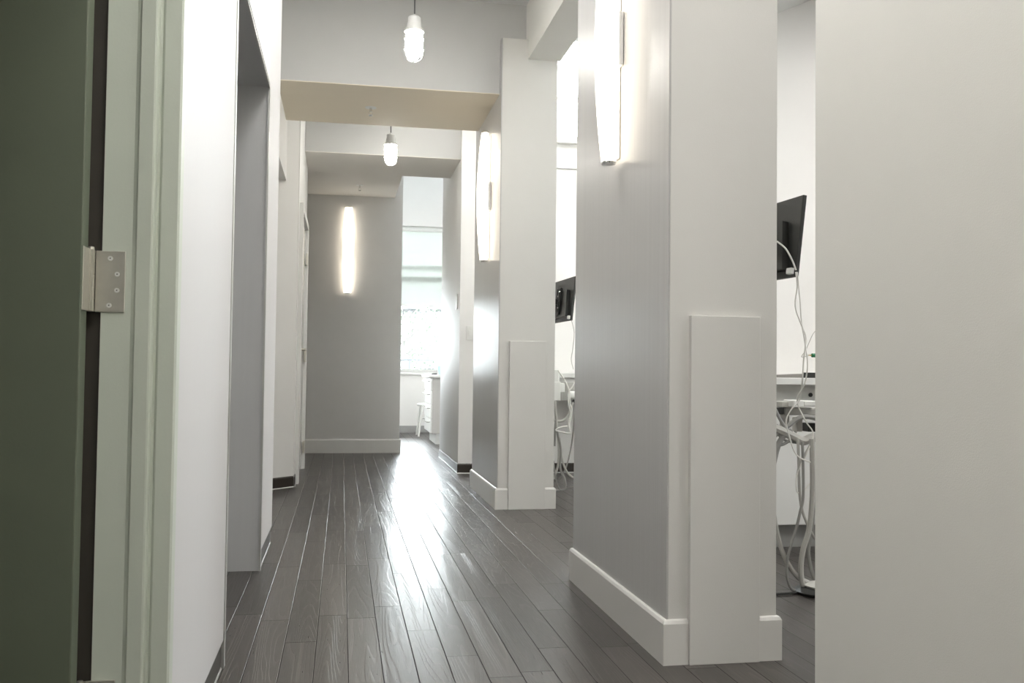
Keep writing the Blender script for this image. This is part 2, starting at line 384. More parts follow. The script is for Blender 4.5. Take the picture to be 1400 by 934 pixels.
# op room envelope
struct('ceiling_treatment', [((1.41, YB, 4.0), (4.8, 8.30, 4.1))], 'ceiling', 'high ceiling over the treatment rooms', 'ceiling')
wins = [(2.8, 3.2)]  # unseen window added to bring daylight into these rooms
WZ0, WZ1 = 1.3, 2.4
bx = []; y = YB
for a, b in wins:
    bx += [((4.7, y, 0), (4.85, a, 4.0)), ((4.7, a, 0), (4.85, b, WZ0)), ((4.7, a, WZ1), (4.85, b, 4.0))]; y = b
bx.append(((4.7, y, 0), (4.85, 8.3, 4.0)))
struct('wall_treatment', bx, 'paint_white', 'outer wall of the treatment rooms', 'wall')
for i, (a, b) in enumerate(wins):
    w = thing('window_%d' % (i+3), 'added unseen window lighting the treatment rooms', 'window', (4.75, (a+b)/2, WZ0), kind='structure')
    m = MB()
    m.box((4.74, a, WZ0), (4.80, a+.05, WZ1)).box((4.74, b-.05, WZ0), (4.80, b, WZ1)).box((4.74, a+.05, WZ0), (4.80, b-.05, WZ0+.05)).box((4.74, a+.05, WZ1-.05), (4.80, b-.05, WZ1)).box((4.745, (a+b)/2-.025, WZ0+.05), (4.795, (a+b)/2+.025, WZ1-.05))
    m.build('window_frame', 'alu', w)
    MB().box((4.766, a+.05, WZ0+.05), (4.772, b-.05, WZ1-.05)).build('pane', 'glass', w)

# clerestory window over the far partition
w = thing('window_2', 'bright clerestory window high over the far partition', 'window', (2.9, 8.24, 2.975), kind='structure')
m = MB()
m.box((1.41, 8.12, 2.975), (4.7, 8.30, 3.03), .004)
sill = m.build('window_sill', 'paint_white', w)
m = MB()
for z in (3.03, 3.39, 3.945): m.box((1.41, 8.21, z), (4.7, 8.27, z+.03))
for x in (1.41, 3.1, 4.68): m.box((x, 8.225, 3.03), (x+.02, 8.255, 3.97))
m.build('window_frame', 'alu', w)
MB().box((1.43, 8.238, 3.04), (4.68, 8.243, 3.96)).build('pane', 'glass', w)
tr = struct('trim_4', [((1.20, 8.168, 2.748), (4.7, 8.18, 2.756))], 'toe', 'thin reveal line across the far partition', 'trim')

# ------------------------------------------------------------------ left side, near
# wall behind the camera
struct('wall_back', [((-3.0, YB-.15, 0), (4.85, YB, 4.0))], 'paint', 'wall behind the camera', 'wall')
XN = -.335
struct('wall_left', [((-.50, YB, 0), (XN, .88, ZC)), ((-.50, .88, 2.16), (XN, 1.965, ZC)), ((-.50, 1.985, .0), (XN-.012, 2.955, ZC)),
                     ((-.50, 2.955, 2.20), (XL, 4.33, ZC)), ((-.9, 4.33, 0), (XL-.012, 5.0, ZC))], 'paint_white', 'white wall along the left of the hall', 'wall')
# laminate panel facing
p = MB().box((XN-.012, 2.0, .085), (XN, 2.925, ZC), .001).build('trim_5', 'lam_white')
tag(p, 'tall white laminate wall panel beside the pale green door frame', 'wall panel', kind='structure')
MB().box((XN-.014, 2.925, .0), (XN+.003, 2.955, ZC), .001).build('edge_strip', 'alu', p)
MB().box((XL-.012, 4.335, .085), (XL, 5.0, ZC), .001).build('trim_6', 'lam_white')
tag(bpy.data.objects['trim_6'], 'narrow white laminate strip past the grey recess', 'wall panel', kind='structure')
rubber('baseboard_left', [(XN-.012, 1.99), (XN-.012, 2.925)], 'dark skirting below the tall white panel', h=.083)
rubber('baseboard_left_middle', [(XL-.012, 4.335), (XL-.012, 5.0)], 'dark skirting below the narrow white strip', h=.083)

# recess 1: grey lined opening y 2.955..4.31
rc = struct('wall_recess', [((-1.1, 4.31, 0), (XL-.004, 4.33, 2.18)), ((-1.1, 2.955, 0), (-.50, 2.975, 2.18)), ((-1.12, 2.955, 0), (-1.1, 4.33, 2.20)),
                            ((-1.1, 2.955, 2.18), (XL-.004, 4.33, 2.20))], 'jamb_grey', 'grey laminate lined recess in the left wall', 'wall')
MB().box((XL-.006, 4.303, 0), (XL+.002, 4.335, 2.172)).box((XL-.006, 2.955, 2.172), (XL+.002, 4.335, 2.182)).build('edge_strip', 'alu', rc)
struct('wall_recess_back', [((-.9, 4.33, 2.20), (-.50, 4.335, ZC)), ((-1.1, 4.335, 0), (-.9, 5.0, ZC))], 'paint_white', 'wall beside the recess', 'wall')

# opening 2: lowered header, 45 degree wall
struct('wall_header_left', [((-.56, 5.0, 2.335), (-.44, 7.235, ZC))], 'paint_white', 'white header over the side opening on the left', 'wall')
def wall45(name, m, z0, z1, thick, off=0):
    a = Vector((-.352, 7.335)); d = Vector((-.7071, -.7071)); n = Vector((-.7071, .7071))
    b = a+d*1.6
    a2 = a - n*off; b2 = b - n*off
    return MB().prism([tuple(a2), tuple(b2), tuple(b+n*thick), tuple(a+n*thick)], z0, z1)
tag(wall45('w', 'paint_white', 0, ZC, .10).build('wall_angled', 'paint_white'), 'white angled wall beside the far left door', 'wall', kind='structure')
rubber('baseboard_angled', [(-.352-1.13, 7.335-1.13), (-.352, 7.335)], 'dark skirting at the foot of the angled wall')
struct('wall_side_room', [((-1.9, 5.0, 0), (-1.8, 10.4, ZC)), ((-1.9, 4.9, 0), (-1.1, 5.0, ZC))], 'paint_white', 'wall of the side passage on the left', 'wall')

# left wall with far door: y 7.335 .. 8.97
struct('wall_left_far', [((-.452, 7.36, 0), (-.347, 7.50, ZC)), ((-.452, 7.50, 2.22), (-.347, 8.72, ZC)), ((-.452, 8.72, 0), (-.347, 8.97, ZC))], 'paint_white', 'white wall holding the far left door', 'wall')
rubber('baseboard_left_far', [(-.347, 7.34), (-.347, 7.50)], 'dark skirting before the far left door')

def hinge(parent, c, h, name='hinge', axis_y=True):
    pass

d2 = thing('door_2', 'pale door with lever handle far down the left wall', 'door', (-.38, 8.1, 0), kind='structure')
MB().box((-.40, 7.585, .01), (-.345, 8.635, 2.16), .002).build('door_leaf', 'door_far', d2)
MB().box((-.452, 7.50, 0), (-.318, 7.58, 2.22), .003).box((-.452, 8.64, 0), (-.318, 8.72, 2.22), .003).box((-.452, 7.58, 2.165), (-.318, 8.64, 2.22), .003).build('door_frame', 'white_enamel', d2)
hd = MB(); hd.lathe([(.026, 0), (.026, .012), (.012, .014), (.010, .05)], (-.345, 7.66, 1.06), 16, axis='x')
hd.box((-.302, 7.65, 1.05), (-.286, 7.78, 1.072), .005).box((-.345, 7.64, .985), (-.338, 7.68, 1.11), .002)
hd.build('lever_handle', 'steel', d2, smooth=True)['label'] = 'steel lever handle'
for z in (.20, 1.02, 1.90):
    h = MB(); h.lathe([(.009, -.055), (.009, .055)], (-.325, 8.628, z), 10).box((-.338, 8.60, z-.052), (-.330, 8.64, z+.052))
    h.build('hinge', 'steel', d2)['label'] = 'steel hinge'

# ------------------------------------------------------------------ near door frame and open door
fr = thing('trim_7', 'pale green grey metal door frame close on the left', 'door frame', (-.40, 1.97, 0), kind='structure')
FY = 1.95
m = MB()
# jamb profile in plan (x,y): hinge rabbet, raised stop, second rabbet, hall face lip
prof = [(-.470, 1.995), (-.470, FY), (-.414, FY), (-.408, FY-.003), (-.404, FY-.008), (-.378, FY-.010), (-.3745, FY-.009), (-.372, FY-.004), (-.371, FY+.006), (-.366, FY+.007), (-.362, FY+.001), (-.360, FY),
        (-.338, FY), (-.330, FY), (-.326, FY+.004), (-.326, FY+.040), (-.345, FY+.040), (-.345, 1.995)]
m.prism(prof, 0, 2.16)
m.build('frame_jamb', 'frame_paint', fr)
m = MB(); m.box((-.462, .88, 2.10), (-.326, FY, 2.16), .002).build('frame_head', 'frame_paint', fr)
m = MB(); m.box((-.462, .88, 0), (-.326, .935, 2.10), .002).build('frame_jamb', 'frame_paint', fr)
MB().box((-.53, FY+.010, 0), (-.470, 1.989, 2.16)).build('gap_shade_strip', 'gap_brown', fr)  # dark strip stands in for the shade in the hinge gap

d1 = thing('door_1', 'dark green grey door standing open at far left edge', 'door', (-.478, 1.93, 0), kind='structure')
MB().box((-1.42, 1.868, .012), (-.4865, 1.913, 2.09), .002).build('door_leaf', 'door_green', d1)
def near_hinge(zc):
    h = thing('x', '', '', (0, 0, 0)); bpy.data.objects.remove(h)
    n = MB().box((-.4805, FY-.0035, zc-.0608), (-.4255, FY+.001, zc+.0608), .001).build('hinge', 'steel', d1)
    n['label'] = 'satin steel butt hinge with four screws'
    MB().box((-.4865, 1.873, zc-.0608), (-.4845, 1.916, zc+.0608), .0008).build('hinge_leaf', 'steel', n)
    k = MB()
    for i in range(5):
        z0 = zc-.0608+.0243*i
        k.lathe([(.0062, 0), (.0072, .0008), (.0072, .0232), (.0062, .0240)], (-.4865, 1.9345, z0), 14)
    k.lathe([(.004, .1215), (.0062, .1225), (.0055, .127), (.002, .128)], (-.4865, 1.9345, zc-.0608), 14)
    k.build('hinge_barrel', 'steel', n, smooth=True)
    k2 = MB().box((-.4850, 1.9145, zc-.060), (-.4815, 1.951, zc+.060)).build('hinge_fold', 'steel', n)
    for dx, dz in ((-.4535, .046), (-.4400, .015), (-.4400, -.017), (-.4540, -.047)):
        s = MB().lathe([(.0048, 0), (.0048, .0012), (.0036, .0018)], (dx, FY-.0052, zc+dz), 12, axis='y')
        s.build('screw', 'plastic_white', n)  # flat white stands in for the glint on metal screw heads
    for dx, dz in ((-.4535, .046), (-.4400, .015), (-.4400, -.017), (-.4540, -.047)):
        MB().box((dx-.001, FY-.0056, zc+dz-.001), (dx+.001, FY-.005, zc+dz+.001)).build('screw_slot', 'dark', n)
near_hinge(1.069); near_hinge(.228)
# dark little room behind the door
struct('wall_closet', [((-1.75, .80, 0), (-1.65, 2.06, 2.6)), ((-1.65, 1.99, 0), (-.50, 2.06, 2.6)), ((-1.65, .75, 0), (-.50, .80, 2.6)), ((-1.75, .75, 2.6), (-.50, 2.06, 2.7))],
       'paint_grey', 'dim grey wall behind the open door', 'wall')

# ------------------------------------------------------------------ far room with window
YW = 13.6
struct('ceiling_far', [((-1.9, 9.9, 3.50), (1.19, 11.85, 3.6)), ((1.19, 9.9, 3.50), (2.0, 11.85, 3.6))], 'ceiling', 'ceiling of the bright room at the end', 'ceiling')
struct('wall_far_room', [((-1.9, YW, 0), (2.0, YW+.2, .87)), ((-1.9, YW, 3.02), (2.0, YW+.2, 3.85)), ((-1.9, YW, .87), (-1.5, YW+.2, 3.02)), ((1.66, YW, .87), (2.0, YW+.2, 3.02)),
                         ((-2.0, 10.4, 0), (-1.9, YW+.2, 3.85)), ((2.0, 8.3, 0), (2.1, YW+.2, 3.85)), ((-1.9, 11.80, 3.6), (2.0, 11.85, 3.85)), ((1.16, 9.65, 0), (2.0, 9.75, 3.5))], 'paint_white', 'white walls of the bright end room around the window', 'wall')
struct('ceiling_far_edge', [((-1.9, 9.85, ZC), (1.19, 9.9, 3.6)), ((1.16, 8.30, 2.86), (2.1, 9.75, 2.92))], 'ceiling', 'ceiling edge before the bright room', 'ceiling')
baseboard = struct('baseboard_far_room', [((-1.9, YW-.01, 0), (2.0, YW, .10))], 'toe', 'grey skirting under the end window', 'baseboard')
wn = thing('window_1', 'tall bright window of the end room with translucent shade', 'window', (.9, YW+.1, .87), kind='structure')
m = MB()
a, b, z0, z1 = -1.5, 1.66, .87, 3.02  # left stretch is out of view, widened to admit more daylight
m.box((a, YW+.08, z0), (a+.05, YW+.14, z1)).box((b-.05, YW+.08, z0), (b, YW+.14, z1)).box((a, YW+.08, z0), (b, YW+.14, z0+.05)).box((a, YW+.08, z1-.05), (b, YW+.14, z1)).box((a, YW+.08, 2.22), (b, YW+.14, 2.29)).box((a, YW+.08, 2.40), (b, YW+.14, 2.44))
m.build('window_frame', 'white_enamel', wn)
MB().box((a+.05, YW+.105, z0+.05), (b-.05, YW+.111, z1-.05)).build('pane', 'glass', wn)
MB().box((a-.03, YW-.03, z0-.03), (b+.03, YW+.08, z0), .004).build('window_sill', 'white_enamel', wn)
rs = thing('roller_shade', 'translucent pale roller shade half drawn over the end window', 'roller shade', (.9, YW+.03, 3.0))
MB().lathe([(.03, 0), (.03, 3.1)], (-1.46, YW+.035, 2.97), 16, axis='x').build('roller_tube', 'white_enamel', rs)
MB().box((-1.45, YW+.034, 1.86), (1.63, YW+.036, 2.96)).build('shade_fabric', 'roller', rs)
MB().box((-1.45, YW+.028, 1.845), (1.63, YW+.042, 1.865), .003).build('hem_bar', 'white_enamel', rs)
# skylight at the end of the room
sk = thing('window_6', 'bright skylight strip over the end room', 'skylight', (0, 13.1, 3.5), kind='structure')
MB().box((-1.9, 11.85, 3.85), (2.0, 11.90, 3.89)).box((-1.9, YW-.05, 3.85), (2.0, YW, 3.89)).box((.3, 11.90, 3.85), (.35, YW-.05, 3.89)).build('window_frame', 'white_enamel', sk)
MB().box((-1.9, 11.89, 3.865), (2.0, YW-.04, 3.871)).build('pane', 'frosted', sk)

# cabinet in the far room
cb = thing('base_cabinet', 'grey grained base cabinet with white counter in the end room', 'cabinet', (1.35, 11.7, 0))
MB().box((1.10, 11.40, .13), (1.90, 12.30, .82), .002).build('carcass', 'cab_wood', cb)
MB().box((1.15, 11.44, 0), (1.90, 12.26, .13)).build('plinth', 'white_enamel', cb)
ct = MB().box((1.045, 11.36, .82), (1.93, 12.33, .853), .003).build('countertop', 'white_enamel', cb)
for i, (za, zb) in enumerate(((.66, .81), (.49, .65), (.32, .48), (.14, .31))):
    dr = MB().box((1.082, 11.41, za), (1.10, 12.29, zb), .002).build('drawer', 'white_enamel', cb)
    MB().tube([(1.082, 11.50, zb-.04), (1.045, 11.50, zb-.04), (1.045, 12.20, zb-.04), (1.082, 12.20, zb-.04)], .006, 8, smooth=False).build('drawer_pull', 'chrome', dr)
MB().box((1.225, 11.385, .50), (1.24, 11.398, .68), .003).build('side_strip', 'white_enamel', cb)  # upright white strip on the cabinet side
# things on that counter
o = MB().box((1.10, 11.55, .853), (1.17, 11.61, .872), .004).build('stapler', 'plastic_black'); tag(o, 'small black object lying on the end room counter', 'stapler')
o = MB().lathe([(.03, 0), (.033, .10), (.033, .105), (.03, .105)], (1.215, 11.6, .853), 18).build('cup', 'blue_cup', smooth=True); tag(o, 'pale blue cup on the end room counter', 'cup')
o = MB().box((1.25, 11.55, .853), (1.42, 11.75, .925), .006).build('storage_box', 'box_grey'); tag(o, 'dark grey box on the end room counter', 'box')

# white chair
ch = thing('white_chair', 'white chair with thin legs beside the end room cabinet', 'chair', (1.24, 12.9, 0))
cx, cyy = 1.24, 12.95
MB().lathe([(.17, .41), (.20, .415), (.205, .435), (.19, .45), (.02, .452)], (cx, cyy, 0), 28).build('seat', 'plastic_white', ch, smooth=True)
for sx_, sy_ in ((-1, -1), (1, -1), (-1, 1), (1, 1)):
    MB().tube([(cx+sx_*.14, cyy+sy_*.14, .42), (cx+sx_*.19, cyy+sy_*.19, .0)], .013, 8, smooth=False).build('leg', 'plastic_white', ch)
MB().tube([(cx-.17, cyy-.17, .20), (cx+.17, cyy-.17, .20), (cx+.17, cyy+.17, .20), (cx-.17, cyy+.17, .20)], .009, 8, smooth=False, closed=True).build('stretcher', 'plastic_white', ch)

# ------------------------------------------------------------------ outside
struct('ground', [((-30, 14.5, -3.2), (40, 60, -3.0))], 'ext_ground', 'pale ground outside the end window', 'ground')
bd = thing('neighbouring_building', 'pale faint building seen through the end window', 'building', (4.5, 34, -3))
MB().box((2.7, 38, -3), (12, 46, 3.4)).build('wall', 'ext_wall', bd)
MB().box((2.4, 37.7, 3.4), (12.3, 46.3, 3.65)).build('roof', 'ext_wall', bd)
for i in range(4):
    for j in range(2):
        MB().box((3.2+i*1.9, 37.93, -1.6+j*2.6), (4.2+i*1.9, 38.02, -.1+j*2.6)).build('window', 'ext_win', bd)
def tree(x, y, h, label, seed):
    random.seed(seed)
    t = thing('street_tree', label, 'tree', (x, y, -3))
    m = MB(); m.tube([(x, y, -3), (x+.1, y, -1.5), (x, y, h*.35), (x+.05, y, h*.7)], .12, 8)
    tips = []
    for k in range(34):
        a = random.uniform(0, 2*PI); z = random.uniform(-.8, h*.6); r = random.uniform(.8, 2.2)
        q = Vector((x+r*math.cos(a), y+r*math.sin(a), z+random.uniform(.5, 1.5)))
        m.tube([(x, y, z), Vector((x, y, z)).lerp(q, .5)+Vector((0, 0, .15)), q], .012, 5); tips.append(q)
    m.build('trunk', 'bark', t)
    lf = bmesh.new()
    for q in tips:
        for _ in range(60):
            c = q+Vector((random.gauss(0, .35), random.gauss(0, .35), random.gauss(0, .35)))
            u = Vector((random.gauss(0, 1), random.gauss(0, 1), random.gauss(0, 1))).normalized(); v = u.orthogonal().normalized()
            s = .07
            lf.faces.new([lf.verts.new(c+u*s), lf.verts.new(c+v*s*.6), lf.verts.new(c-u*s), lf.verts.new(c-v*s*.6)])
    mm = MB(); mm.bm.free(); mm.bm = lf; mm.build('foliage', 'leaf', t)
tree(1.75, 31, 3.4, 'thin leafy tree on the left beyond the end window', 1)
tree(6.6, 27, 3.4, 'thin leafy tree in front of the pale building', 2)
rl = thing('balcony_railing', 'blue grey balcony railing outside the end window', 'railing', (.9, 14.6, -.05))
for z in (.86, 1.07): MB().box((-.8, 14.585, z-.014), (3.0, 14.615, z+.014), .003).build('rail', 'rail', rl)
for x in (-.8, .0, 1.02, 1.9, 2.9): MB().box((x, 14.58, -.06), (x+.035, 14.62, 1.085), .003).build('post', 'rail', rl)
struct('trim_8', [((-2.0, 13.8, -.2), (4.0, 14.8, -.05))], 'ext_ground', 'balcony slab outside the end window', 'balcony')

# ------------------------------------------------------------------ caged pendants
def pendant(x, y, label, zt=2.915):
    p = thing('caged_pendant_light', label, 'pendant light', (x, y, zt), 'caged pendant lights down the hall')
    cz = lambda z: (x, y, zt+z)
    MB().tube([cz(0), (x, y, ZC-.02)], .0045, 8, smooth=False).build('cord', 'cord', p)
    MB().lathe([(.05, 0), (.06, .006), (.06, .02), (.02, .025)], (x, y, ZC-.025), 24).build('ceiling_canopy', 'pend_metal', p, smooth=True)
    MB().lathe([(.052, -.086), (.052, -.074), (.041, -.070), (.041, -.042), (.037, -.040), (.036, -.008), (.030, -.002), (.010, .002), (.008, .012)], cz(0), 28).build('socket_housing', 'pend_metal', p, smooth=True)
    MB().lathe([(.008, -.246), (.026, -.241), (.038, -.228), (.043, -.205), (.044, -.12), (.043, -.086)], cz(0), 28).build('glass_jar', 'bulb', p, smooth=True)
    m = MB()
    for k in range(6):
        a = 2*PI*k/6+.3; ca, sa = math.cos(a), math.sin(a)
        m.tube([(x+.050*ca, y+.050*sa, zt-.08), (x+.053*ca, y+.053*sa, zt-.14), (x+.053*ca, y+.053*sa, zt-.205), (x+.044*ca, y+.044*sa, zt-.238), (x+.02*ca, y+.02*sa, zt-.256), (x, y, zt-.26)], .0027, 6)
    for z, r in ((-.13, .055), (-.19, .055), (-.088, .054)):
        m.tube([(x+r*math.cos(a), y+r*math.sin(a), zt+z) for a in [2*PI*k/14 for k in range(14)]], .003, 6, closed=True)
    m.build('wire_cage', 'pend_metal', p, smooth=True)
    return p
P0 = pendant(.373, 5.25, 'caged pendant light hanging in front of the nearer soffit')
def dup(y, label):
    c = copy_tree(P0); c.location = (P0.location.x-.006*(y > 6), y, P0.location.z); c['label'] = label
pendant(.367, 7.7, 'caged pendant light hanging between the two soffits', 2.853)

# ------------------------------------------------------------------ sconces
def sconce(loc, rz, L, label):
    """local frame: wall plane is x=0, room on -x, centre z=0"""
    r = thing('wall_sconce', label, 'wall sconce', loc, 'lit opal wall sconces'); r.rotation_euler = (0, 0, rz)
    H = L/2; prof = []
    N = 26
    bm = bmesh.new(); rings = []
    for i in range(N+1):
        t = -1+2*i/N; z = H*t
        k = (1-t*t)
        k = k**1.0
        w = .038+.022*k; d = .026+.014*k; cxx = -.014 - d
        ring = []
        for q in range(28):
            a = 2*PI*q/28
            ring.append(bm.verts.new((cxx+d*math.cos(a), w*math.sin(a), z)))
        rings.append(ring)
    for a, b in zip(rings, rings[1:]):
        for q in range(28): bm.faces.new((a[q], a[(q+1) % 28], b[(q+1) % 28], b[q]))
    bm.faces.new(rings[0][::-1]); bm.faces.new(rings[-1])
    m = MB(); m.bm.free(); m.bm = bm; m.build('opal_shade', 'shade_glow', r, smooth=True, world=False)
    for s in (-1, 1):
        MB().lathe([(.034, 0), (.036, .003), (.034, .009), (.012, .013)] if s > 0 else [(.012, -.013), (.034, -.009), (.036, -.003), (.034, 0)], (-.040, 0, s*(H+.001)), 24, sx=.78).build('end_cap', 'chrome', r, smooth=True, world=False)
    MB().box((-.006, -.018, -H*.98), (-.001, .018, H*.98), .002).build('back_plate', 'steel', r, world=False)
    MB().box((-.020, -.052, -.10), (-.001, .052, .10), .003).build('mount_bracket', 'white_enamel', r, world=False)
    return r
sconce((XR-.0005, 3.315, 2.135), 0, .90, 'large lit opal wall sconce on the side of the nearest pillar')
sconce((1.0115, 6.47, 2.135), 0, .90, 'lit opal wall sconce on the side of the second pillar')
sconce((.047, 10.2595, 2.20), PI/2, .93, 'lit opal wall sconce alone on the grey end wall')

# sprinklers in the soffits
def sprinkler(x, y, z, label):
    s = thing('ceiling_sprinkler', label, 'sprinkler', (x, y, z-.03), 'ceiling sprinklers')
    MB().lathe([(.02, -.004), (.040, -.003), (.040, -.0005)], (x, y, z), 24).build('escutcheon', 'plastic_white', s, smooth=True)
    MB().lathe([(.009, -.03), (.009, -.004)], (x, y, z), 12).tube([(x-.009, y, z-.028), (x-.012, y, z-.045), (x, y, z-.058)], .002, 6).tube([(x+.009, y, z-.028), (x+.012, y, z-.045), (x, y, z-.058)], .002, 6).build('sprinkler_body', 'chrome', s)
    MB().lathe([(.014, -.061), (.016, -.0595), (.014, -.058)], (x, y, z), 16).build('deflector', 'chrome', s)
sprinkler(.171, 6.614, Z1, 'white fire sprinkler under the beige soffit')
sprinkler(.151, 9.634, Z2, 'fire sprinkler under the farther soffit above the end wall')

# switch and plate
sw = thing('light_switch', 'white light switch plate on the wall past the second pillar', 'light switch', (1.12, 8.179, 1.24))
MB().box((1.084, 8.172, 1.178), (1.20, 8.1795, 1.302), .002).build('plate', 'plastic_white', sw)
for x in (1.112, 1.16): MB().box((x-.012, 8.168, 1.215), (x+.012, 8.172, 1.262), .001).build('rocker', 'plastic_white', sw)
o = MB().box((1.012, 8.34, 1.46), (1.0215, 8.41, 1.60), .002).build('wall_plate', 'plastic_white'); tag(o, 'small upright white plate on the side of the far right wall', 'wall plate')

# ------------------------------------------------------------------ treatment room one (nearer)
c1 = thing('treatment_cabinet', 'white cabinet under the counter in the nearer treatment room', 'cabinet', (3.0, 4.74, 0))
MB().box((2.13, 4.52, .12), (3.9, 4.979, .85)).build('carcass', 'white_enamel', c1)
MB().box((2.16, 4.56, 0), (3.87, 4.975, .12)).build('plinth', 'toe', c1)
MB().box((2.135, 4.50, .125), (2.535, 4.52, .74), .002).build('door', 'white_enamel', c1)
for za, zb in ((.545, .74), (.40, .541), (.125, .396)):
    MB().box((2.56, 4.50, za), (3.0, 4.52, zb), .002).build('drawer', 'white_enamel', c1)
MB().box((3.005, 4.50, .125), (3.45, 4.52, .74), .002).build('door', 'white_enamel', c1)
MB().box((2.135, 4.505, .745), (3.88, 4.52, .85), .001).build('apron', 'plastic_white', c1)
hp = at(1108.5, 540, 4.5)
MB().lathe([(.011, 0), (.011, .006)], (hp.x, 4.500, hp.z), 16, axis='y').build('cable_hole', 'plastic_black', c1)
MB().box((2.05, 4.42, .85), (3.95, 4.979, .885), .003).build('countertop', 'white_enamel', c1)
ky = thing('instrument_tray', 'dark flat tray lying on the nearer room counter', 'tray', (2.6, 4.6, .885))
MB().prism([(2.12, .886), (3.1, .886), (3.1, .918), (2.60, .915), (2.14, .897)], 4.50, 4.64, axis='y').build('tray_body', 'tray_grey', ky)
MB().box((2.37, 4.490, .887), (3.1, 4.50, .914)).build('tray_front', 'plastic_black', ky)

def monitor(near, far, label, scale=1.0, hoses=()):
    """near: (top,bottom) of near edge in space; depth direction given by far; back looks at the hall"""
    pass

def make_monitor(loc, rz, tilt, label, armx):
    r = thing('wall_monitor', label, 'monitor', loc, 'wall monitors seen from the back'); r.rotation_euler = (0, tilt, rz)
    # local: screen faces +x, width along y (0 = near edge .. W), z up from 0
    W, H = .56, .335
    MB().box((-.004, 0, 0), (.014, W, H), .003).build('bezel', 'plastic_black', r, world=False)
    MB().box((.0141, .012, .018), (.015, W-.012, H-.012)).build('screen', 'screen', r, world=False)
    MB().prism([(.055, .03), (W-.055, .03), (W-.09, H-.10), (.09, H-.10)], -.032, -.004, axis='x').build('back_cover', 'plastic_black', r, world=False)
    b = MB().box((-.045, .20, .05), (-.032, .30, .26), .003)
    b.box((-.052, .215, .07), (-.045, .230, .25)).box((-.052, .27, .07), (-.045, .285, .25))
    b = b.build('mount_plate', 'plastic_black', r, world=False)
    for yy, zz in ((.205, .225), (.205, .155), (.205, .10), (.225, .19)):
        MB().lathe([(.007, -.056), (.007, -.045)], (0, yy, zz), 10, axis='x').build('bolt', 'chrome', b, world=False)
    MB().box((-.020, .010, .010), (.0, .045, .035), .003).build('cable_plug', 'plastic_white', r, world=False)
    MB().box((-.30, .235, .13), (-.045, .275, .17), .004).box((-.34, .22, .10), (-.30, .29, .20), .004).build('support_arm', 'plastic_black', r, world=False)
    return r
def pmat(o): return Matrix.Translation(o.location) @ o.rotation_euler.to_matrix().to_4x4()
# near monitor: near edge top (1101,260), bottom (1088,377) at y 3.45
a = at(1101, 260, 3.46); b = at(1088, 378, 3.46)
tilt = math.atan2(a.x-b.x, a.z-b.z)
MN = make_monitor((b.x, b.y, b.z), .10, tilt, 'black monitor seen from behind through the nearer gap with white cables', 0)
a = at(787, 379, 6.75); b = at(780.5, 438, 6.75)
MF = make_monitor((b.x, b.y, b.z), .06, math.atan2(a.x-b.x, a.z-b.z), 'black monitor seen from behind between the two pillars', 0)

def cable(name, pts, r, m, label, par, Y=None):
    pp = [at(p[0], p[1], p[2] if len(p) > 2 else Y) for p in pts]
    o = MB().tube(pp, r, 8).build(name, m, smooth=True)
    o.data.transform(pmat(par).inverted()); o.parent = par; o['label'] = label; return o
# monitor cables in the nearer room
cable('video_cable', [(1062, 330, 3.36), (1074, 340, 3.37), (1083, 356, 3.40), (1088, 369, 3.42)], .0035, 'hose_white', 'thick white cable curving into the plug of the nearer monitor', MN)
cable('power_cable', [(1088, 372, 3.42), (1090, 392, 3.43), (1087, 417, 3.44), (1094, 440, 3.45), (1102, 462, 3.46), (1099, 490, 3.47), (1097, 520, 3.50), (1094, 545, 3.55), (1082, 560, 3.56), (1075, 575, 3.57), (1078, 592, 3.58), (1089, 622, 3.59), (1113, 634, 3.6), (1122, 640, 3.6)], .0030, 'hose_white', 'white cable looping left below the nearer monitor', MN)
cable('data_cable', [(1090, 372, 3.42), (1093, 400, 3.43), (1096, 440, 3.45), (1101, 470, 3.46), (1104, 500, 3.46), (1100, 525, 3.50), (1090, 548, 3.56), (1101, 575, 3.58), (1112, 594, 3.60), (1103, 620, 3.6), (1090, 648, 3.62), (1089, 670, 3.62), (1096, 672, 3.62), (1118, 650, 3.62)], .0028, 'hose_white', 'white cable crossing down the right of the nearer gap', MN)
TWP = [(1120, 450, 3.5), (1112, 456, 3.5), (1102, 478, 3.5), (1096, 488, 3.5), (1106, 486, 3.5)]
gc = thing('green_connector', 'small green connector with brass tip at the right of the gap', 'connector', tuple(at(1112, 486, 3.5)))
g0 = at(1112, 486, 3.5)
MB().lathe([(.006, -.008), (.0085, -.006), (.0085, .010), (.006, .012)], g0, 14, axis='x').build('connector_body', 'green', gc, smooth=True)
MB().lathe([(.0015, -.022), (.003, -.008)], g0, 10, axis='x').build('brass_tip', 'brass', gc)
cable('thin_wire', TWP, .0015, 'hose_beige', 'thin pale wire', gc)

# delivery unit of the nearer room
du = thing('dental_delivery_unit', 'dental delivery unit with hanging hoses behind the nearer pillar', 'dental unit', tuple(at(1098, 775, 3.9)*1.0))
du.location.z = 0
Yd = 3.9
def bxp(x0, y0, x1, y1, Y, th, name, m, parent, bev=.003):
    a = at(x0, y1, Y); b = at(x1, y0, Y)
    return MB().box((a.x, Y-th/2, min(a.z, b.z)), (b.x, Y+th/2, max(a.z, b.z)), bev).build(name, m, parent)
bxp(1067, 557, 1152, 567, Yd, .10, 'support_arm', 'plastic_grey', du, .006)
bxp(1078, 547, 1092, 556, Yd-.06, .10, 'junction_box', 'plastic_white', du, .004)
bxp(1093, 548, 1112, 555, Yd-.06, .08, 'instrument_holder', 'plastic_white', du, .004)
bxp(1063, 549, 1077, 556.5, Yd-.02, .08, 'control_block', 'plastic_grey', du, .003)
bxp(1060, 557, 1067, 566, Yd-.03, .07, 'valve_block', 'plastic_black', du, .003)
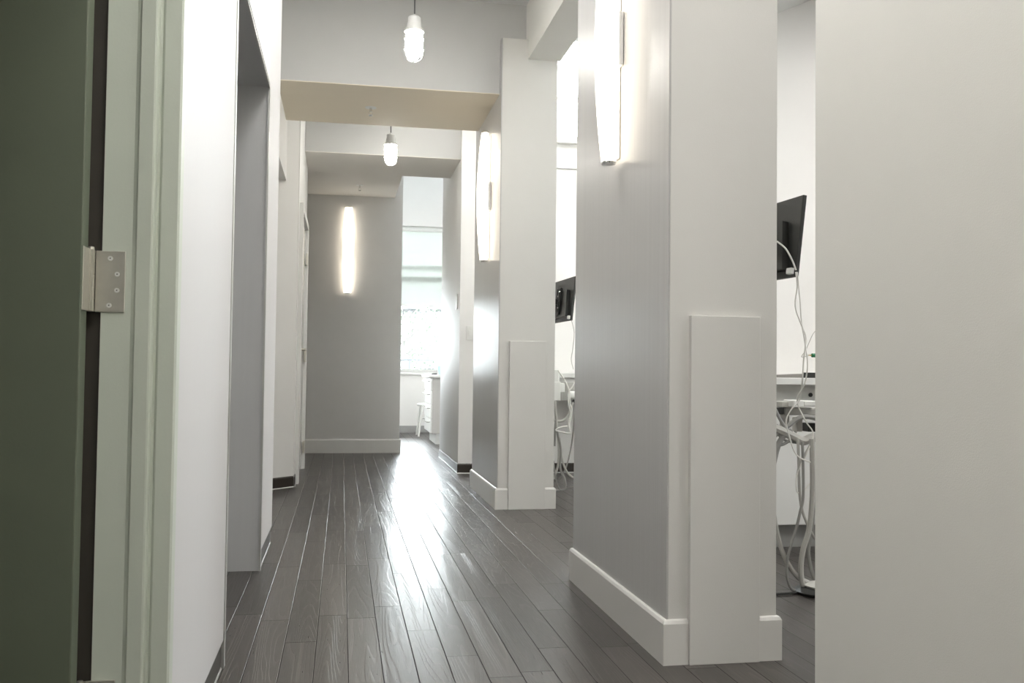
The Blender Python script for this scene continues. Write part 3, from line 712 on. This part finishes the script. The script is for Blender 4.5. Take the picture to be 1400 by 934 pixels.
bxp(1101, 578, 1112, 590, Yd+.06, .06, 'valve_block', 'plastic_black', du, .003)
bxp(1069, 567, 1076, 592, Yd, .05, 'valve_body', 'plastic_grey', du, .004)
bxp(1086, 570, 1094, 590, Yd+.05, .05, 'valve_body', 'plastic_grey', du, .004)
pt = at(1150, 562, Yd); MB().tube([(pt.x, Yd, pt.z), (pt.x, Yd, .02)], .018, 16, smooth=False).build('upright_post', 'plastic_white', du)
MB().lathe([(.16, 0), (.16, .012), (.14, .02), (.03, .03)], (pt.x+.14, Yd+.1, 0), 28).build('floor_base', 'plastic_grey', du, smooth=True)
def hose(pts, r, m, nm='hose', par=du, Y=3.8):
    pp = [at(p[0], p[1], p[2] if len(p) > 2 else Y) for p in pts]
    for q in pp: q.z = max(q.z, r+.002)
    return MB().tube(pp, r, 8).build(nm, m, par, smooth=True)
hose([(1058, 585), (1070, 590), (1085, 597), (1098, 603), (1112, 598), (1125, 600)], .020, 'hose_beige')
hose([(1058, 597), (1064, 592), (1078, 582), (1092, 572), (1105, 570), (1122, 574)], .011, 'hose_grey')
hose([(1060, 560), (1068, 576), (1078, 590), (1090, 600)], .008, 'hose_grey')
hose([(1056, 640), (1061, 618), (1066, 604), (1074, 594), (1082, 590)], .013, 'hose_grey')
hose([(1064, 609), (1072, 607), (1082, 600), (1088, 590)], .007, 'hose_grey')
hose([(1062, 580), (1066, 597), (1080, 604), (1096, 606)], .005, 'hose_grey')
hose([(1056, 690), (1061, 722), (1068, 750), (1078, 772), (1090, 788), (1105, 797), (1122, 802)], .0105, 'hose_beige', Y=3.62)
hose([(1097, 604), (1098, 640), (1098, 680), (1094, 700), (1088, 725), (1080, 750), (1076, 768), (1076, 788), (1082, 805), (1094, 815), (1106, 818), (1120, 814)], .0062, 'hose_grey', Y=3.60)
hose([(1091, 600), (1092, 640), (1093, 670), (1096, 695), (1103, 715), (1112, 733), (1122, 748)], .006, 'hose_beige', Y=3.62)
hose([(1110, 600), (1111, 650), (1110, 690), (1106, 725), (1098, 752), (1095, 778), (1098, 800), (1106, 815), (1122, 826)], .0115, 'hose_beige', Y=3.60)
hose([(1113, 640), (1112, 690), (1109, 730), (1105, 752), (1108, 775), (1114, 792), (1122, 805)], .009, 'hose_grey', Y=3.68)
hose([(1112, 600), (1104, 615), (1094, 632), (1090, 650)], .005, 'hose_beige', Y=3.66)
# foot control
fc = thing('foot_pedal', 'black foot pedal on the floor under the hoses', 'foot pedal', (1.97, 3.58, 0))
MB().lathe([(.11, .002), (.115, .012), (.10, .022), (.04, .03), (.01, .031)], (1.97, 3.58, 0), 28).build('pedal_body', 'plastic_black', fc, smooth=True)
MB().lathe([(.07, .026), (.075, .034), (.05, .042), (.01, .044)], (1.97, 3.58, 0), 28).build('pedal_disc', 'plastic_grey', fc, smooth=True)
MB().tube([(1.87, 3.58, .008), (1.80, 3.57, .006), (1.62, 3.56, .006), (1.46, 3.56, .006)], .005, 8).build('pedal_cord', 'plastic_black', fc)

# ------------------------------------------------------------------ treatment room two (between the pillars)
c2 = thing('wall_counter', 'white wall-hung counter in the room between the pillars', 'counter', (2.4, 7.9, .78))
MB().box((1.72, 7.70, .855), (3.9, 8.179, .895), .003).build('countertop', 'white_enamel', c2)
MB().box((1.74, 7.74, .79), (3.88, 8.179, .854), .002).build('apron', 'plastic_white', c2)
MB().box((1.80, 7.80, .66), (3.80, 8.179, .789), .002).build('undershelf', 'plastic_grey', c2)
d2u = thing('dental_delivery_unit', 'dental delivery unit seen in the slit between the two pillars', 'dental unit', (1.70, 7.05, 0))
YU = 7.05
bxp(733, 505, 763, 523, YU, .10, 'control_head', 'plastic_white', d2u, .008)
bxp(754, 522, 765, 548, YU-.02, .08, 'instrument_holder', 'plastic_white', d2u, .006)
bxp(763, 524, 771, 536, YU+.03, .08, 'junction_box', 'plastic_white', d2u, .004)
bxp(763, 536, 768, 547, YU+.03, .06, 'valve_block', 'plastic_grey', d2u, .004)
bxp(772, 523, 795, 534, YU+.10, .06, 'support_arm', 'plastic_grey', d2u, .004)
p = at(784, 541, YU); MB().lathe([(.028, -.04), (.036, -.03), (.036, .03), (.028, .04)], p, 20, axis='x').build('valve_cap', 'plastic_white', d2u, smooth=True)
bxp(782, 545, 788, 551, YU, .04, 'valve_body', 'plastic_black', d2u, .004)
pt = at(737, 560, YU); MB().tube([(pt.x, YU+.05, pt.z), (pt.x, YU+.05, .02)], .02, 14, smooth=False).build('upright_post', 'plastic_white', d2u)
MB().lathe([(.08, 0), (.08, .012), (.07, .02), (.03, .03)], (pt.x+.01, YU+.10, 0), 28).build('floor_base', 'plastic_grey', d2u, smooth=True)
H2 = lambda pts, r, m, Y=6.95: hose(pts, r, m, 'hose', d2u, Y)
H2([(758, 548), (760, 570), (759, 590), (758, 610)], .010, 'hose_grey')
H2([(755, 573), (763, 576), (772, 574), (779, 565), (783, 550)], .011, 'hose_beige')
H2([(759, 548), (761, 580), (764, 610), (763, 635), (757, 655)], .009, 'hose_beige', 6.9)
H2([(762, 590), (767, 615), (766, 640), (772, 655), (772, 668), (762, 677), (757, 674)], .009, 'hose_grey', 6.85)
H2([(764, 600), (769, 630), (777, 648), (790, 656)], .008, 'hose_beige', 6.9)
H2([(787, 552), (785, 580), (781, 610), (775, 636), (768, 650), (759, 660)], .006, 'hose_grey', 6.9)
H2([(757, 630), (760, 655), (766, 670), (776, 667), (788, 667)], .005, 'hose_grey', 6.8)
cable('white_cord', [(763, 506), (772, 520), (778, 534), (779, 550), (782, 562), (778, 580), (780, 592), (768, 591), (760, 588), (768, 584), (778, 583)], .0060, 'hose_white', 'white cord hanging in a loop between the two pillars', d2u, Y=6.85)
cable('white_cord', [(787, 518), (783, 528), (778, 536), (777, 552), (780, 565), (777, 578), (779, 590)], .0050, 'hose_white', 'shorter white cord joining the looped cord between the pillars', d2u, Y=6.84)
cable('monitor_wire', [(781, 437, 6.75), (785, 455, 6.9), (783, 478, 7.1), (781, 492, 7.3), (784, 505, 7.5)], .0025, 'hose_beige', 'thin wire hanging down from the monitor between the pillars', MF)

# ------------------------------------------------------------------ lamp panels added out of view to brighten the rooms
for (x, y, l) in ((2.9, 1.2, 'in the first treatment room'), (2.9, 6.6, 'in the farther treatment room')):
    t = thing('added_light_panel', 'added unseen square light panel ' + l, 'added light', (x, y, 3.96))
    MB().box((x-.62, y-.62, 3.965), (x+.62, y+.62, 3.999)).build('panel_housing', 'white_enamel', t)
    MB().box((x-.58, y-.58, 3.958), (x+.58, y+.58, 3.965)).build('diffuser', 'panel_glow', t)
t = thing('added_light_panel', 'added unseen light panel below the sloping ceiling', 'added light', (3.2, 3.6, 3.1))  # out of view, added to light the nearer treatment room
MB().box((2.75, 3.05, 3.10), (3.65, 4.05, 3.13)).build('panel_housing', 'white_enamel', t)
MB().box((2.78, 3.08, 3.092), (3.62, 4.02, 3.10)).build('diffuser', 'panel_glow', t)
MB().tube([(3.2, 3.5, 3.13), (3.2, 3.5, 3.335)], .006, 8, smooth=False).build('hanger', 'steel', t)

for y, l in ((-1.1, 'over the hall behind the camera'), (1.25, 'over the hall above the camera'), (4.0, 'over the hall before the nearer soffit')):  # unseen panels added to brighten the hall
    t = thing('added_light_panel', 'added unseen long light panel ' + l, 'added light', (.33, y, ZC-.03))
    MB().box((.33-.32, y-.62, ZC-.025), (.33+.32, y+.62, ZC-.001)).build('panel_housing', 'white_enamel', t)
    MB().box((.33-.29, y-.59, ZC-.031), (.33+.29, y+.59, ZC-.025)).build('diffuser', 'panel_hall', t)
def fill_panel(x0, x1, y0, y1, z, m, label):
    t = thing('added_light_panel', label, 'added light', ((x0+x1)/2, (y0+y1)/2, z-.03))
    MB().box((x0-.03, y0-.03, z-.025), (x1+.03, y1+.03, z-.001)).build('panel_housing', 'white_enamel', t)
    MB().box((x0, y0, z-.031), (x1, y1, z-.025)).build('diffuser', m, t)
fill_panel(.45, 1.05, 7.3, 7.95, ZC, 'panel_dim', 'added dim light panel hidden between the two soffits')  # added out of sight to lift the space between soffits
fill_panel(-1.3, 1.6, 10.6, 11.5, 3.50, 'panel_far', 'added unseen wide panel lighting the end room')  # added out of sight to brighten the end room
# ------------------------------------------------------------------ world light
w = bpy.data.worlds.new('world'); sc.world = w; w.use_nodes = True
nt = w.node_tree; bg = nt.nodes['Background']
tc = nt.nodes.new('ShaderNodeTexCoord'); sp_ = nt.nodes.new('ShaderNodeSeparateXYZ'); nt.links.new(tc.outputs['Generated'], sp_.inputs[0])
cr = nt.nodes.new('ShaderNodeValToRGB'); nt.links.new(sp_.outputs['Z'], cr.inputs['Fac'])
cr.color_ramp.elements[0].color = (.92, .965, 1, 1); cr.color_ramp.elements[1].color = (.90, .95, 1, 1)
nt.links.new(cr.outputs[0], bg.inputs['Color']); bg.inputs['Strength'].default_value = 19

def portal(loc, rot, sx, sy):
    l = bpy.data.lights.new('portal', 'AREA'); l.shape = 'RECTANGLE'; l.size = sx; l.size_y = sy
    l.cycles.is_portal = True
    o = bpy.data.objects.new('window_portal', l); COL.objects.link(o); o.location = loc; o.rotation_euler = rot
portal((.08, YW+.06, 1.95), (-PI/2, 0, 0), 3.1, 2.1)
for a, b in wins: portal((4.73, (a+b)/2, (WZ0+WZ1)/2), (0, PI/2, 0), WZ1-WZ0, b-a)
portal((3.05, 8.2, 3.5), (-PI/2, 0, 0), 3.2, .95)
portal((.05, 12.72, 3.84), (0, 0, 0), 3.9, 1.7)

# ------------------------------------------------------------------ render settings
sc.view_settings.view_transform = 'Standard'; sc.view_settings.look = 'None'
sc.view_settings.gamma = 1; sc.view_settings.use_curve_mapping = False
sc.view_settings.exposure = 1.05
try:
    sc.cycles.use_denoising = True; sc.cycles.denoiser = 'OPENIMAGEDENOISE'
    sc.cycles.max_bounces = 10; sc.cycles.diffuse_bounces = 6; sc.cycles.sample_clamp_indirect = 8
except Exception: pass
